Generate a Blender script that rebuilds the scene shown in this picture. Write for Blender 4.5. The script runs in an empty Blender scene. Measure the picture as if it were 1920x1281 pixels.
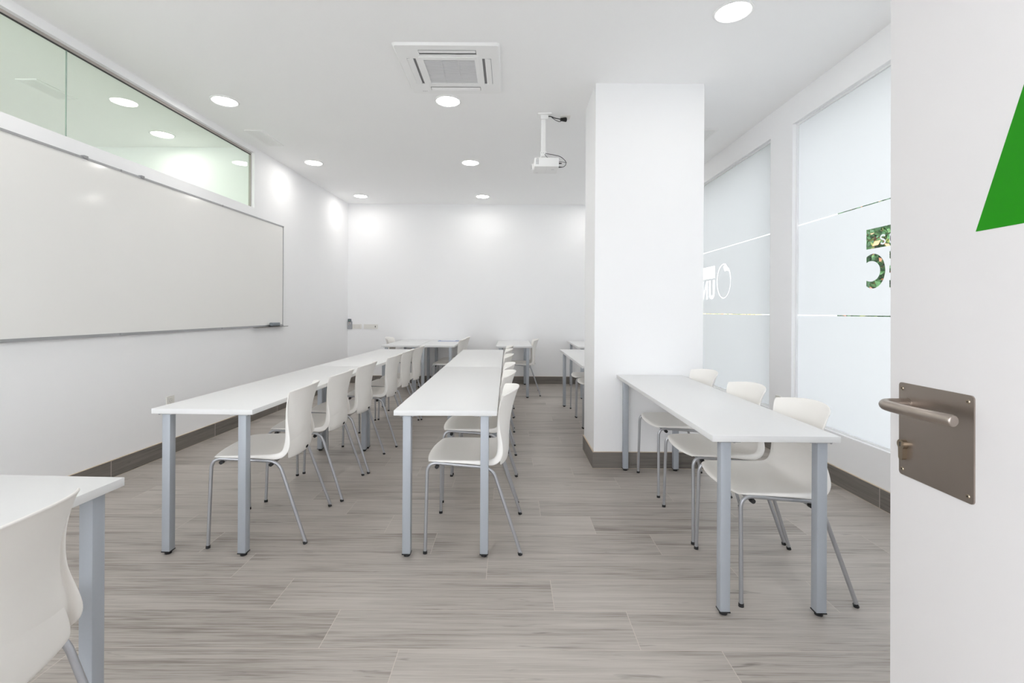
import bpy, bmesh, math, random
from mathutils import Vector, Matrix
from mathutils.geometry import tessellate_polygon
random.seed(7)
S = bpy.context.scene
COL = S.collection
PI = math.pi

# ------------------------------------------------------------ camera, world, exposure
F_PX = 893.5
cam_d = bpy.data.cameras.new('camera')
cam_d.sensor_fit = 'HORIZONTAL'; cam_d.sensor_width = 36.0
cam_d.lens = F_PX / 1920 * 36
cam_d.shift_x = (960 - 957.0) / 1920
cam_d.shift_y = (583.2 - 640.5) / 1920
cam_d.clip_start = 0.02; cam_d.clip_end = 200
cam = bpy.data.objects.new('camera', cam_d); COL.objects.link(cam)
cam.matrix_world = Matrix.Translation((0, 0, 1.239)) @ Matrix.Rotation(PI / 2, 4, 'X') @ Matrix.Rotation(0.0058, 4, 'Z')
S.camera = cam
w = bpy.data.worlds.new('sky'); S.world = w; w.use_nodes = True
w.node_tree.nodes['Background'].inputs['Color'].default_value = (0.94, 0.955, 1.0, 1)
w.node_tree.nodes['Background'].inputs['Strength'].default_value = 1.65
S.view_settings.view_transform = 'Standard'; S.view_settings.look = 'None'
S.view_settings.gamma = 1.0; S.view_settings.use_curve_mapping = False
S.view_settings.exposure = 1.74
S.cycles.max_bounces = 14; S.cycles.diffuse_bounces = 10; S.cycles.glossy_bounces = 4
S.cycles.transparent_max_bounces = 12; S.cycles.transmission_bounces = 8
S.cycles.sample_clamp_indirect = 6.0
LAMP = 12.5

CEIL = 3.046
def XL(y): return -2.7615 + 0.0333 * (y - 8.092)      # inner face of the left wall
XR = 2.358
YB = 8.092
ZH, FM = 1.239, F_PX

# ------------------------------------------------------------ materials
def srgb(r, g, b):
    f = lambda c: (c / 255 / 12.92) if c / 255 <= 0.04045 else ((c / 255 + 0.055) / 1.055) ** 2.4
    return (f(r), f(g), f(b), 1)
def mat(name, col, rough=0.5, metal=0.0, spec=0.5, noise=0.0, nscale=40.0, bump=0.0, bscale=300.0, stretch=None, coat=0.0):
    m = bpy.data.materials.new(name); m.use_nodes = True
    nt = m.node_tree; b = nt.nodes['Principled BSDF']
    b.inputs['Base Color'].default_value = col
    b.inputs['Roughness'].default_value = rough
    b.inputs['Metallic'].default_value = metal
    b.inputs['Specular IOR Level'].default_value = spec
    b.inputs['Coat Weight'].default_value = coat
    tc = nt.nodes.new('ShaderNodeTexCoord')
    vec = tc.outputs['Object']
    if stretch:
        mp = nt.nodes.new('ShaderNodeMapping'); mp.inputs['Scale'].default_value = stretch
        nt.links.new(vec, mp.inputs['Vector']); vec = mp.outputs['Vector']
    if noise:
        n = nt.nodes.new('ShaderNodeTexNoise'); n.inputs['Scale'].default_value = nscale; n.inputs['Detail'].default_value = 4
        nt.links.new(vec, n.inputs['Vector'])
        mr = nt.nodes.new('ShaderNodeMapRange'); mr.inputs['To Min'].default_value = 1 - noise; mr.inputs['To Max'].default_value = 1 + noise
        nt.links.new(n.outputs['Fac'], mr.inputs['Value'])
        mx = nt.nodes.new('ShaderNodeVectorMath'); mx.operation = 'SCALE'
        mx.inputs[0].default_value = col[:3]; nt.links.new(mr.outputs['Result'], mx.inputs['Scale'])
        nt.links.new(mx.outputs['Vector'], b.inputs['Base Color'])
    if bump:
        n2 = nt.nodes.new('ShaderNodeTexNoise'); n2.inputs['Scale'].default_value = bscale; n2.inputs['Detail'].default_value = 3
        nt.links.new(vec, n2.inputs['Vector'])
        bp = nt.nodes.new('ShaderNodeBump'); bp.inputs['Strength'].default_value = bump; bp.inputs['Distance'].default_value = 0.001
        nt.links.new(n2.outputs['Fac'], bp.inputs['Height']); nt.links.new(bp.outputs['Normal'], b.inputs['Normal'])
    return m
M = {}
M['wall'] = mat('wall_paint', (0.92, 0.92, 0.927, 1), 0.75, spec=0.25, noise=0.006, nscale=3, bump=0.12, bscale=160)
M['ceil'] = mat('ceiling_paint', (0.95, 0.95, 0.95, 1), 0.85, spec=0.2, noise=0.005, nscale=2, bump=0.06, bscale=200)
M['laminate'] = mat('white_laminate', (0.76, 0.76, 0.76, 1), 0.38, spec=0.4, noise=0.008, nscale=60)
M['edge'] = mat('laminate_edge', (0.84, 0.84, 0.83, 1), 0.45, noise=0.01, nscale=30)
M['grey_metal'] = mat('grey_powder_coat', srgb(173, 178, 185), 0.45, metal=0.1, noise=0.02, nscale=120, bump=0.1, bscale=900)
M['tube'] = mat('silver_tube', srgb(180, 181, 185), 0.36, metal=0.65, noise=0.02, nscale=200)
M['plastic'] = mat('ivory_plastic', (0.895, 0.872, 0.838, 1), 0.42, spec=0.4, noise=0.006, nscale=20, bump=0.15, bscale=1400)
M['black'] = mat('black_rubber', (0.012, 0.012, 0.013, 1), 0.5, noise=0.1)
M['whiteplastic'] = mat('white_plastic', (0.90, 0.90, 0.895, 1), 0.4, noise=0.005)
M['socket'] = mat('cream_socket', (0.78, 0.765, 0.725, 1), 0.35, noise=0.005)
M['alu'] = mat('brushed_aluminium', srgb(176, 176, 178), 0.35, metal=0.8, noise=0.03, nscale=80, stretch=(1, 0.05, 1))
M['whiteframe'] = mat('white_lacquer', (0.84, 0.84, 0.845, 1), 0.35, noise=0.004)
M['board'] = mat('whiteboard_enamel', (0.86, 0.85, 0.825, 1), 0.10, spec=0.35, noise=0.003, nscale=2, bump=0.25, bscale=9)
M['steel'] = mat('brushed_steel', srgb(168, 158, 150), 0.34, metal=1.0, noise=0.05, nscale=14, bump=0.05, bscale=500)
M['nickel'] = mat('satin_nickel', srgb(165, 152, 135), 0.3, metal=1.0, noise=0.03)
M['door'] = mat('door_lacquer', (0.80, 0.785, 0.79, 1), 0.38, spec=0.4, noise=0.006, nscale=4)
M['green'] = mat('green_vinyl', srgb(28, 138, 8), 0.55, spec=0.2, noise=0.01, nscale=10)
M['dark'] = mat('dark_gap', (0.03, 0.03, 0.03, 1), 0.6, noise=0.05)
M['midgrey'] = mat('mid_grey', (0.32, 0.32, 0.33, 1), 0.6, noise=0.03)
M['palegrey'] = mat('pale_grey', (0.73, 0.73, 0.74, 1), 0.6, noise=0.02)
M['felt'] = mat('grey_eraser', srgb(136, 143, 150), 0.7, noise=0.05)
M['screen'] = mat('lcd_screen', srgb(110, 130, 128), 0.25, noise=0.02)
M['remote'] = mat('remote_plastic', srgb(170, 172, 178), 0.4, noise=0.02)
M['paper'] = mat('paper', (0.80, 0.80, 0.83, 1), 0.7, noise=0.01)
M['bluepaper'] = mat('blue_paper', srgb(168, 178, 205), 0.6, noise=0.03)
M['caulk'] = mat('grout_line', srgb(205, 190, 170), 0.7, noise=0.03)
M['extwall'] = mat('exterior_render', (0.80, 0.79, 0.76, 1), 0.8, noise=0.02, nscale=2)
M['ground'] = mat('pavement', (0.82, 0.81, 0.79, 1), 0.8, noise=0.08, nscale=4)
M['bark'] = mat('bark', (0.10, 0.075, 0.05, 1), 0.85, noise=0.3, nscale=15)

def leaf_mat(name, stops):
    m = bpy.data.materials.new(name); m.use_nodes = True; nt = m.node_tree; b = nt.nodes['Principled BSDF']
    oi = nt.nodes.new('ShaderNodeNewGeometry')
    cr = nt.nodes.new('ShaderNodeValToRGB'); e = cr.color_ramp.elements
    cr.color_ramp.interpolation = 'CONSTANT'
    e[0].position = 0; e[0].color = stops[0][1]; e[1].position = stops[1][0]; e[1].color = stops[1][1]
    for p, c in stops[2:]:
        x = e.new(p); x.color = c
    nt.links.new(oi.outputs['Random Per Island'], cr.inputs['Fac']); nt.links.new(cr.outputs['Color'], b.inputs['Base Color'])
    b.inputs['Roughness'].default_value = 0.6
    return m
M['leafmix'] = leaf_mat('autumn_leaves', [(0, (0.03, 0.10, 0.03, 1)), (0.35, (0.06, 0.17, 0.05, 1)), (0.6, (0.11, 0.26, 0.09, 1)), (0.84, (0.26, 0.30, 0.07, 1)), (0.93, (0.75, 0.33, 0.18, 1))])
M['leafgreen'] = leaf_mat('green_leaves', [(0, (0.02, 0.07, 0.03, 1)), (0.35, (0.05, 0.13, 0.05, 1)), (0.75, (0.14, 0.28, 0.09, 1))])
M['leafpale'] = leaf_mat('pale_leaves', [(0, (0.45, 0.48, 0.25, 1)), (0.35, (0.80, 0.66, 0.35, 1)), (0.7, (0.85, 0.45, 0.25, 1)), (0.85, (0.2, 0.3, 0.12, 1))])

def wood_tile(name, base_dark, base_light, floor=True):
    """wood-look porcelain planks laid along X: 1.18 x 0.2275 m, quarter-bond"""
    m = bpy.data.materials.new(name); m.use_nodes = True; nt = m.node_tree; N = nt.nodes; L = nt.links
    b = N['Principled BSDF']
    geo = N.new('ShaderNodeNewGeometry'); sep = N.new('ShaderNodeSeparateXYZ'); L.new(geo.outputs['Position'], sep.inputs[0])
    def mth(op, a, bb=None, c=None):
        n = N.new('ShaderNodeMath'); n.operation = op
        for i, v in enumerate((a, bb, c)):
            if v is None: continue
            if isinstance(v, (int, float)): n.inputs[i].default_value = v
            else: L.new(v, n.inputs[i])
        return n.outputs[0]
    if floor:
        along, across = sep.outputs['X'], sep.outputs['Y']
        PW, PL, STAG, Y0, X0 = 0.2275, 1.18, 0.295, 1.515, -0.40
        row_f = mth('DIVIDE', mth('SUBTRACT', across, Y0), PW)
        row = mth('FLOOR', row_f); rfr = mth('SUBTRACT', row_f, row)
        xs = mth('DIVIDE', mth('ADD', mth('SUBTRACT', along, X0), mth('MULTIPLY', row, STAG)), PL)
        col = mth('FLOOR', xs); cfr = mth('SUBTRACT', xs, col)
        dy = mth('MULTIPLY', mth('MINIMUM', rfr, mth('SUBTRACT', 1.0, rfr)), PW)
        dx = mth('MULTIPLY', mth('MINIMUM', cfr, mth('SUBTRACT', 1.0, cfr)), PL)
        groutd = mth('MINIMUM', dy, dx)
        gw = 0.0013
    else:
        along = mth('ADD', sep.outputs['X'], sep.outputs['Y']); across = sep.outputs['Z']
        row = mth('FLOOR', mth('MULTIPLY', sep.outputs['Z'], 0.0))
        xs = mth('DIVIDE', mth('ADD', along, 0.03), 0.60)
        col = mth('FLOOR', xs); cfr = mth('SUBTRACT', xs, col)
        groutd = mth('MULTIPLY', mth('MINIMUM', cfr, mth('SUBTRACT', 1.0, cfr)), 0.6)
        gw = 0.0022
    grout = mth('LESS_THAN', groutd, gw)
    comb = N.new('ShaderNodeCombineXYZ'); L.new(row, comb.inputs[0]); L.new(col, comb.inputs[1])
    wn = N.new('ShaderNodeTexWhiteNoise'); L.new(comb.outputs[0], wn.inputs['Vector'])
    off = mth('MULTIPLY', wn.outputs['Value'], 37.0)
    c2 = N.new('ShaderNodeCombineXYZ')
    L.new(mth('ADD', mth('MULTIPLY', along, 1.0), off), c2.inputs[0]); L.new(mth('ADD', across, mth('MULTIPLY', off, 0.31)), c2.inputs[1]); L.new(off, c2.inputs[2])
    def noise(sx, sy, detail, rough=0.6, dist=0.0):
        mp = N.new('ShaderNodeMapping'); mp.inputs['Scale'].default_value = (sx, sy, 1); L.new(c2.outputs[0], mp.inputs['Vector'])
        n = N.new('ShaderNodeTexNoise'); n.inputs['Scale'].default_value = 1; n.inputs['Detail'].default_value = detail
        n.inputs['Roughness'].default_value = rough; n.inputs['Distortion'].default_value = dist
        L.new(mp.outputs[0], n.inputs['Vector']); return n.outputs['Fac']
    n1 = noise(2.2, 75, 6, 0.62, 0.35)       # streaks
    n2 = noise(6, 260, 3, 0.6)               # fine grain
    n3 = noise(1.1, 9, 2, 0.5, 0.6)          # broad tone
    n4 = noise(3.4, 34, 3, 0.55, 0.8)        # dark knots
    v = mth('ADD', mth('ADD', mth('MULTIPLY', n1, 0.45), mth('MULTIPLY', n2, 0.27)), mth('MULTIPLY', n3, 0.30))
    v = mth('ADD', v, mth('MULTIPLY', mth('SUBTRACT', wn.outputs['Value'], 0.5), 0.09))
    mr = N.new('ShaderNodeMapRange'); mr.inputs['From Min'].default_value = 0.345; mr.inputs['From Max'].default_value = 0.635; L.new(v, mr.inputs['Value'])
    ramp = N.new('ShaderNodeValToRGB'); L.new(mr.outputs[0], ramp.inputs['Fac'])
    e = ramp.color_ramp.elements; e[0].position = 0; e[0].color = base_dark; e[1].position = 1; e[1].color = base_light
    x = e.new(0.45); x.color = tuple(0.35 * a + 0.65 * c for a, c in zip(base_dark, base_light))
    kn = N.new('ShaderNodeMapRange'); kn.inputs['From Min'].default_value = 0.64; kn.inputs['From Max'].default_value = 0.78; kn.inputs['To Max'].default_value = 0.55; L.new(n4, kn.inputs['Value'])
    mk = N.new('ShaderNodeMix'); mk.data_type = 'RGBA'; L.new(kn.outputs[0], mk.inputs['Factor'])
    L.new(ramp.outputs['Color'], mk.inputs[6]); mk.inputs[7].default_value = tuple(c * 0.35 for c in base_dark[:3]) + (1,)
    mg = N.new('ShaderNodeMix'); mg.data_type = 'RGBA'; L.new(grout, mg.inputs['Factor'])
    L.new(mk.outputs[2], mg.inputs[6]); mg.inputs[7].default_value = srgb(196, 187, 178)
    L.new(mg.outputs[2], b.inputs['Base Color'])
    b.inputs['Roughness'].default_value = 0.42; b.inputs['Specular IOR Level'].default_value = 0.45
    bp = N.new('ShaderNodeBump'); bp.inputs['Strength'].default_value = 0.12; bp.inputs['Distance'].default_value = 0.002
    L.new(v, bp.inputs['Height']); L.new(bp.outputs['Normal'], b.inputs['Normal'])
    return m
M['floor'] = wood_tile('wood_look_tile', srgb(124, 115, 107), srgb(188, 181, 174))
M['skirting'] = wood_tile('wood_look_skirting', srgb(80, 75, 70), srgb(128, 122, 116), floor=False)

def thin_glass(name, tint, ior=1.5, refl=1.0, rough=0.0):
    m = bpy.data.materials.new(name); m.use_nodes = True; nt = m.node_tree; N = nt.nodes; L = nt.links
    for n in list(N): N.remove(n)
    out = N.new('ShaderNodeOutputMaterial'); tr = N.new('ShaderNodeBsdfTransparent'); tr.inputs['Color'].default_value = tint
    gl = N.new('ShaderNodeBsdfGlossy'); gl.inputs['Roughness'].default_value = rough
    ge = N.new('ShaderNodeNewGeometry'); dt = N.new('ShaderNodeVectorMath'); dt.operation = 'DOT_PRODUCT'
    L.new(ge.outputs['Normal'], dt.inputs[0]); L.new(ge.outputs['Incoming'], dt.inputs[1])
    def mth(op, a, b=None, clamp=False):
        n = N.new('ShaderNodeMath'); n.operation = op; n.use_clamp = clamp
        for i, v in enumerate((a, b)):
            if v is None: continue
            if isinstance(v, (int, float)): n.inputs[i].default_value = v
            else: L.new(v, n.inputs[i])
        return n.outputs[0]
    om = mth('SUBTRACT', 1.0, mth('ABSOLUTE', dt.outputs['Value']))
    fres = mth('ADD', mth('MULTIPLY', mth('POWER', om, 5.0), 0.9), 0.075)      # both faces of the pane
    mu = N.new('ShaderNodeMath'); mu.operation = 'MULTIPLY'; mu.inputs[1].default_value = refl; mu.use_clamp = True; L.new(fres, mu.inputs[0])
    mx = N.new('ShaderNodeMixShader'); L.new(mu.outputs[0], mx.inputs[0]); L.new(tr.outputs[0], mx.inputs[1]); L.new(gl.outputs[0], mx.inputs[2])
    L.new(mx.outputs[0], out.inputs['Surface'])
    return m
M['glass'] = thin_glass('clear_glass', (0.965, 0.98, 0.98, 1))
M['greenglass'] = thin_glass('green_tinted_glass', (0.84, 0.93, 0.83, 1), refl=1.1)
def film_mat():
    m = bpy.data.materials.new('frosted_film'); m.use_nodes = True; nt = m.node_tree; N = nt.nodes; L = nt.links
    for n in list(N): N.remove(n)
    out = N.new('ShaderNodeOutputMaterial'); tl = N.new('ShaderNodeBsdfTranslucent'); df = N.new('ShaderNodeBsdfDiffuse')
    tc = N.new('ShaderNodeTexCoord'); nz = N.new('ShaderNodeTexNoise'); nz.inputs['Scale'].default_value = 1.3; L.new(tc.outputs['Object'], nz.inputs['Vector'])
    cr = N.new('ShaderNodeValToRGB'); cr.color_ramp.elements[0].color = (0.285, 0.292, 0.294, 1); cr.color_ramp.elements[1].color = (0.293, 0.300, 0.302, 1)
    L.new(nz.outputs['Fac'], cr.inputs['Fac']); L.new(cr.outputs[0], tl.inputs['Color'])
    df.inputs['Color'].default_value = (0.85, 0.87, 0.88, 1)
    mx = N.new('ShaderNodeMixShader'); mx.inputs[0].default_value = 0.25
    L.new(tl.outputs[0], mx.inputs[1]); L.new(df.outputs[0], mx.inputs[2]); L.new(mx.outputs[0], out.inputs['Surface'])
    return m
M['film'] = film_mat()
def emis(name, col, s):
    m = bpy.data.materials.new(name); m.use_nodes = True; nt = m.node_tree; b = nt.nodes['Principled BSDF']
    b.inputs['Base Color'].default_value = (0.9, 0.9, 0.9, 1)
    b.inputs['Emission Color'].default_value = col; b.inputs['Emission Strength'].default_value = s
    return m
M['lamp'] = emis('led_diffuser', (1.0, 0.975, 0.94, 1), LAMP)

# ------------------------------------------------------------ mesh helpers
def new_obj(name, bm, m, parent=None, smooth=False, auto=None, loc=None):
    me = bpy.data.meshes.new(name)
    bmesh.ops.recalc_face_normals(bm, faces=bm.faces)
    bm.to_mesh(me); bm.free()
    for mm in (m if isinstance(m, (list, tuple)) else [m]): me.materials.append(mm)
    if smooth or auto:
        for p in me.polygons: p.use_smooth = True
        if auto: me.set_sharp_from_angle(angle=math.radians(auto))
    o = bpy.data.objects.new(name, me); COL.objects.link(o)
    if parent: o.parent = parent
    if loc: o.location = loc
    return o
def tag(o, label=None, cat=None, group=None, kind=None):
    if label: o['label'] = label
    if cat: o['category'] = cat
    if group: o['group'] = group
    if kind: o['kind'] = kind
    return o
def empty(name, loc=(0, 0, 0), rz=0.0):
    o = bpy.data.objects.new(name, None); COL.objects.link(o); o.empty_display_size = 0.1
    o.location = loc; o.rotation_euler = (0, 0, rz); return o
def add_box(bm, x0, x1, y0, y1, z0, z1, bev=0.0, seg=2, mi=0):
    vs = [bm.verts.new((x, y, z)) for x in (x0, x1) for y in (y0, y1) for z in (z0, z1)]
    idx = [(0, 1, 3, 2), (4, 6, 7, 5), (0, 4, 5, 1), (2, 3, 7, 6), (0, 2, 6, 4), (1, 5, 7, 3)]
    fs = [bm.faces.new([vs[i] for i in q]) for q in idx]
    for f in fs: f.material_index = mi
    if bev:
        es = list({e for f in fs for e in f.edges})
        r = bmesh.ops.bevel(bm, geom=es, offset=bev, segments=seg, profile=0.5, affect='EDGES')
        for f in r['faces']: f.material_index = mi
def box(name, x0, x1, y0, y1, z0, z1, m, parent=None, bev=0.0, seg=2):
    bm = bmesh.new(); add_box(bm, x0, x1, y0, y1, z0, z1, bev, seg)
    return new_obj(name, bm, m, parent, auto=40 if bev else None)
def add_cyl(bm, p0, p1, r0, r1=None, seg=24, mi=0):
    r1 = r0 if r1 is None else r1
    p0, p1 = Vector(p0), Vector(p1); d = (p1 - p0).normalized()
    a = Vector((0, 0, 1)) if abs(d.z) < 0.9 else Vector((1, 0, 0))
    u = d.cross(a).normalized(); v = d.cross(u)
    A = [bm.verts.new(p0 + (u * math.cos(t) + v * math.sin(t)) * r0) for t in [2 * PI * i / seg for i in range(seg)]]
    B = [bm.verts.new(p1 + (u * math.cos(t) + v * math.sin(t)) * r1) for t in [2 * PI * i / seg for i in range(seg)]]
    fs = [bm.faces.new((A[i], A[(i + 1) % seg], B[(i + 1) % seg], B[i])) for i in range(seg)]
    fs += [bm.faces.new(A), bm.faces.new(B)]
    for f in fs: f.material_index = mi
def smooth_path(pts, rads, n=7):
    """polyline with rounded corners"""
    pts = [Vector(p) for p in pts]; out = [pts[0]]
    for i in range(1, len(pts) - 1):
        a, p, b = pts[i - 1], pts[i], pts[i + 1]; r = rads[i - 1]
        if r <= 0: out.append(p); continue
        da, db = (a - p).normalized(), (b - p).normalized()
        A, B = p + da * r, p + db * r
        for k in range(n + 1):
            t = k / n; out.append(A * (1 - t) ** 2 + p * 2 * t * (1 - t) + B * t ** 2)
    out.append(pts[-1]); return out
def add_tube(bm, path, r, seg=14, mi=0, radii=None):
    path = [Vector(p) for p in path]; rings = []
    d0 = (path[1] - path[0]).normalized()
    a = Vector((0, 1, 0)) if abs(d0.y) < 0.9 else Vector((1, 0, 0))
    u = d0.cross(a).normalized()
    for i, p in enumerate(path):
        d = (path[min(i + 1, len(path) - 1)] - path[max(i - 1, 0)]).normalized()
        u = (u - d * u.dot(d)).normalized(); v = d.cross(u)
        rr = radii[i] if radii else r
        rings.append([bm.verts.new(p + (u * math.cos(t) + v * math.sin(t)) * rr) for t in [2 * PI * k / seg for k in range(seg)]])
    for A, B in zip(rings, rings[1:]):
        for k in range(seg):
            f = bm.faces.new((A[k], A[(k + 1) % seg], B[(k + 1) % seg], B[k])); f.material_index = mi
    for R in (rings[0], rings[-1]):
        f = bm.faces.new(R); f.material_index = mi
def add_prism(bm, outer, holes, fn, t0, t1, mi=0):
    """polygon with holes in 2D, extruded from t0 to t1; fn(a,b,t) -> 3D point"""
    loops = [outer] + list(holes)
    tris = tessellate_polygon([[Vector((a, b, 0)) for a, b in lp] for lp in loops])
    flat = [p for lp in loops for p in lp]
    V0 = [bm.verts.new(fn(a, b, t0)) for a, b in flat]; V1 = [bm.verts.new(fn(a, b, t1)) for a, b in flat]
    for t in tris:
        for V in (V0, V1):
            try:
                f = bm.faces.new([V[i] for i in t]); f.material_index = mi
            except ValueError: pass
    k = 0
    for lp in loops:
        n = len(lp)
        for i in range(n):
            a, b = k + i, k + (i + 1) % n
            f = bm.faces.new((V0[a], V0[b], V1[b], V1[a])); f.material_index = mi
        k += n
def rect(a0, a1, b0, b1): return [(a0, b0), (a1, b0), (a1, b1), (a0, b1)]
def rrect(a0, a1, b0, b1, r, n=5):
    out = []
    for cx, cy, s in ((a1 - r, b1 - r, 0), (a0 + r, b1 - r, PI / 2), (a0 + r, b0 + r, PI), (a1 - r, b0 + r, 1.5 * PI)):
        for i in range(n + 1):
            t = s + PI / 2 * i / n; out.append((cx + r * math.cos(t), cy + r * math.sin(t)))
    return out
def circle(cx, cy, rx, ry=None, n=40):
    ry = rx if ry is None else ry
    return [(cx + rx * math.cos(2 * PI * i / n), cy + ry * math.sin(2 * PI * i / n)) for i in range(n)]
def copy_tree(o, parent=None):
    c = o.copy(); COL.objects.link(c)
    if parent: c.parent = parent
    for ch in list(o.children): copy_tree(ch, c)
    return c
def struct(o): o['kind'] = 'structure'; return o

# ------------------------------------------------------------ room shell
Y0W, YC = -0.02, -1.9                      # inner face of the doorway wall, end of the corridor
struct(box('floor', -7.2, 2.75, -2.0, 8.3, -0.08, 0.0, M['floor']))
struct(box('ceiling', -7.2, 2.75, -2.0, 8.3, CEIL, CEIL + 0.1, M['ceil']))
struct(box('wall_back', -3.2, 2.75, YB, YB + 0.15, 0, CEIL, M['wall']))
# left wall with the high transom opening, face angled slightly
WT = 0.12
LU = Vector((0.0333, 1, 0)).normalized(); LN = Vector((1, -0.0333, 0)).normalized()   # along, inward normal
LO = Vector((XL(0), 0, 0))
def LW(s, z, t): return LO + LU * s + LN * t + Vector((0, 0, z))     # s metres along the wall, t inwards
kS = 1 / LU.y
TR_Y0, TR_Y1, TR_Z0, TR_Z1 = 0.35, 5.296, 2.37, 2.982
bm = bmesh.new()
add_prism(bm, rect(-0.02 * kS, (YB + 0.05) * kS, 0, CEIL), [rect(TR_Y0 * kS, TR_Y1 * kS, TR_Z0, TR_Z1)], LW, -WT, 0)
struct(new_obj('wall_left', bm, M['wall']))
# right wall with two tall windows
WIN = [(0.50, 3.995), (4.335, 7.70)]; WZ0, WZ1 = 0.37, 2.82
def RW(y, z, t): return Vector((XR + t, y, z))
bm = bmesh.new()
add_prism(bm, rect(-2.0, YB, 0, CEIL), [rect(a, b, WZ0, WZ1) for a, b in WIN], RW, 0, 0.38)
struct(new_obj('wall_right', bm, M['wall']))
# wall with the doorway round the camera, corridor behind
bm = bmesh.new()
add_prism(bm, [(-7.0, 0), (-0.36, 0), (-0.36, 2.12), (0.78, 2.12), (0.78, 0), (XR, 0), (XR, CEIL), (-7.0, CEIL)], [rect(-2.9, -0.55, 0.10, 2.85), rect(-6.7, -3.3, 0.10, 2.85), rect(0.95, 2.2, 0.10, 2.85)], lambda a, b, t: Vector((a, t, b)), Y0W - 0.12, Y0W)  # unseen glazed openings added for frontal light and a brighter next room
struct(new_obj('wall_front', bm, M['wall']))
bm = bmesh.new()
add_prism(bm, rect(-7.0, XR, 0, CEIL), [rect(-6.2, 1.1, 0.45, 2.85)], lambda a, b, t: Vector((a, t, b)), YC - 0.1, YC)  # unseen corridor window opening, added to let daylight in behind the camera
struct(new_obj('wall_corridor', bm, M['wall']))
struct(box('wall_corridor_end', XR, XR + 0.1, YC, Y0W - 0.12, 0, CEIL, M['wall']))
for idx, yy, r_ in ((4, Y0W - 0.06, rect(-2.9, -0.55, 0.10, 2.85)), (6, Y0W - 0.06, rect(-6.7, -3.3, 0.10, 2.85)), (7, Y0W - 0.06, rect(0.95, 2.2, 0.10, 2.85)), (5, YC - 0.05, rect(-6.2, 1.1, 0.45, 2.85))):  # panes and frames of the added openings, there to admit fill light
    wn = struct(empty('window_%d' % idx))
    bm = bmesh.new(); bm.faces.new([bm.verts.new((a, yy, b)) for a, b in r_]); new_obj('glass_pane', bm, M['glass'], wn)
    (xa, za), (xb, _), (_, zb_) = r_[0], r_[1], r_[2]
    bm = bmesh.new(); add_prism(bm, rect(xa, xb, za, zb_), [rect(xa + 0.04, xb - 0.04, za + 0.04, zb_ - 0.04)], lambda a, b, t: Vector((a, t, b)), yy - 0.02, yy + 0.02)
    new_obj('window_frame', bm, M['whiteframe'], wn)
# pillar
PX0, PX1, PY0, PY1 = 0.6664, 1.526, 3.772, 4.27
bm = bmesh.new(); add_box(bm, PX0, PX1, PY0, PY1, 0, CEIL)
tag(struct(new_obj('wall_pillar', bm, M['wall'])))
# neighbouring room seen through the transom
struct(box('wall_neighbour_back', -7.0, XL(5.2) - WT - 0.001, 5.32, 5.44, 0, CEIL, M['wall']))
struct(box('wall_neighbour_side', -7.1, -7.0, -0.1, 5.44, 0, CEIL, M['wall']))

# baseboards (same wood-look tile) with a pale caulk line on top
BBH = 0.127
def base_prism(name, outer):
    bm = bmesh.new()
    add_prism(bm, outer, [], lambda a, b, t: Vector((a, b, t)), 0.0025, BBH, 0)
    add_prism(bm, outer, [], lambda a, b, t: Vector((a, b, t)), 0.0, 0.0025, 1)
    add_prism(bm, outer, [], lambda a, b, t: Vector((a, b, t)), BBH, BBH + 0.0035, 1)
    return struct(new_obj(name, bm, [M['skirting'], M['caulk']]))
T = 0.010
base_prism('baseboard_left', [(XL(0), Y0W), (XL(0) + T, Y0W), (XL(YB) + T, YB), (XL(YB), YB)])
base_prism('baseboard_back', rect(XL(YB) + T, XR - T, YB - T, YB))
base_prism('baseboard_right', rect(XR - T, XR, Y0W, YB))
base_prism('baseboard_pillar_front', rect(PX0 - T, PX1 + T, PY0 - T, PY0))
base_prism('baseboard_pillar_side', rect(PX0 - T, PX0, PY0, PY1 + T))

# transom glazing
tw = struct(empty('window_3'))
bm = bmesh.new()
fw, fd0, fd1 = 0.022, -0.060, -0.034
s0, s1 = TR_Y0 * kS, TR_Y1 * kS
add_prism(bm, rect(s0, s1, TR_Z0, TR_Z1), [rect(s0 + 0.02, s1 - 0.010, TR_Z0 + 0.006, TR_Z1 - 0.020)], LW, fd0, fd1)
new_obj('window_frame', bm, mat('taupe_frame', srgb(176, 170, 164), 0.5, noise=0.01), tw)
bm = bmesh.new()
add_prism(bm, rect(s0 + 0.02, s1 - 0.010, TR_Z1 - 0.026, TR_Z1 - 0.020), [], LW, -0.046, -0.036)
new_obj('gasket', bm, M['dark'], tw)
SEAM = 3.174 * kS
for nm, a, b in (('glass_pane', s0 + 0.02, SEAM - 0.002), ('glass_pane', SEAM + 0.002, s1 - 0.010)):
    bm = bmesh.new()
    q = [bm.verts.new(LW(*p, -0.042)) for p in rect(a, b, TR_Z0 + 0.006, TR_Z1 - 0.020)]; bm.faces.new(q)
    new_obj(nm, bm, M['greenglass'], tw)
bm = bmesh.new(); add_prism(bm, rect(SEAM - 0.0018, SEAM + 0.0018, TR_Z0 + 0.006, TR_Z1 - 0.020), [], LW, -0.048, -0.040)
new_obj('glass_joint', bm, mat('glass_edge', srgb(150, 165, 158), 0.2, noise=0.02), tw)

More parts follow.
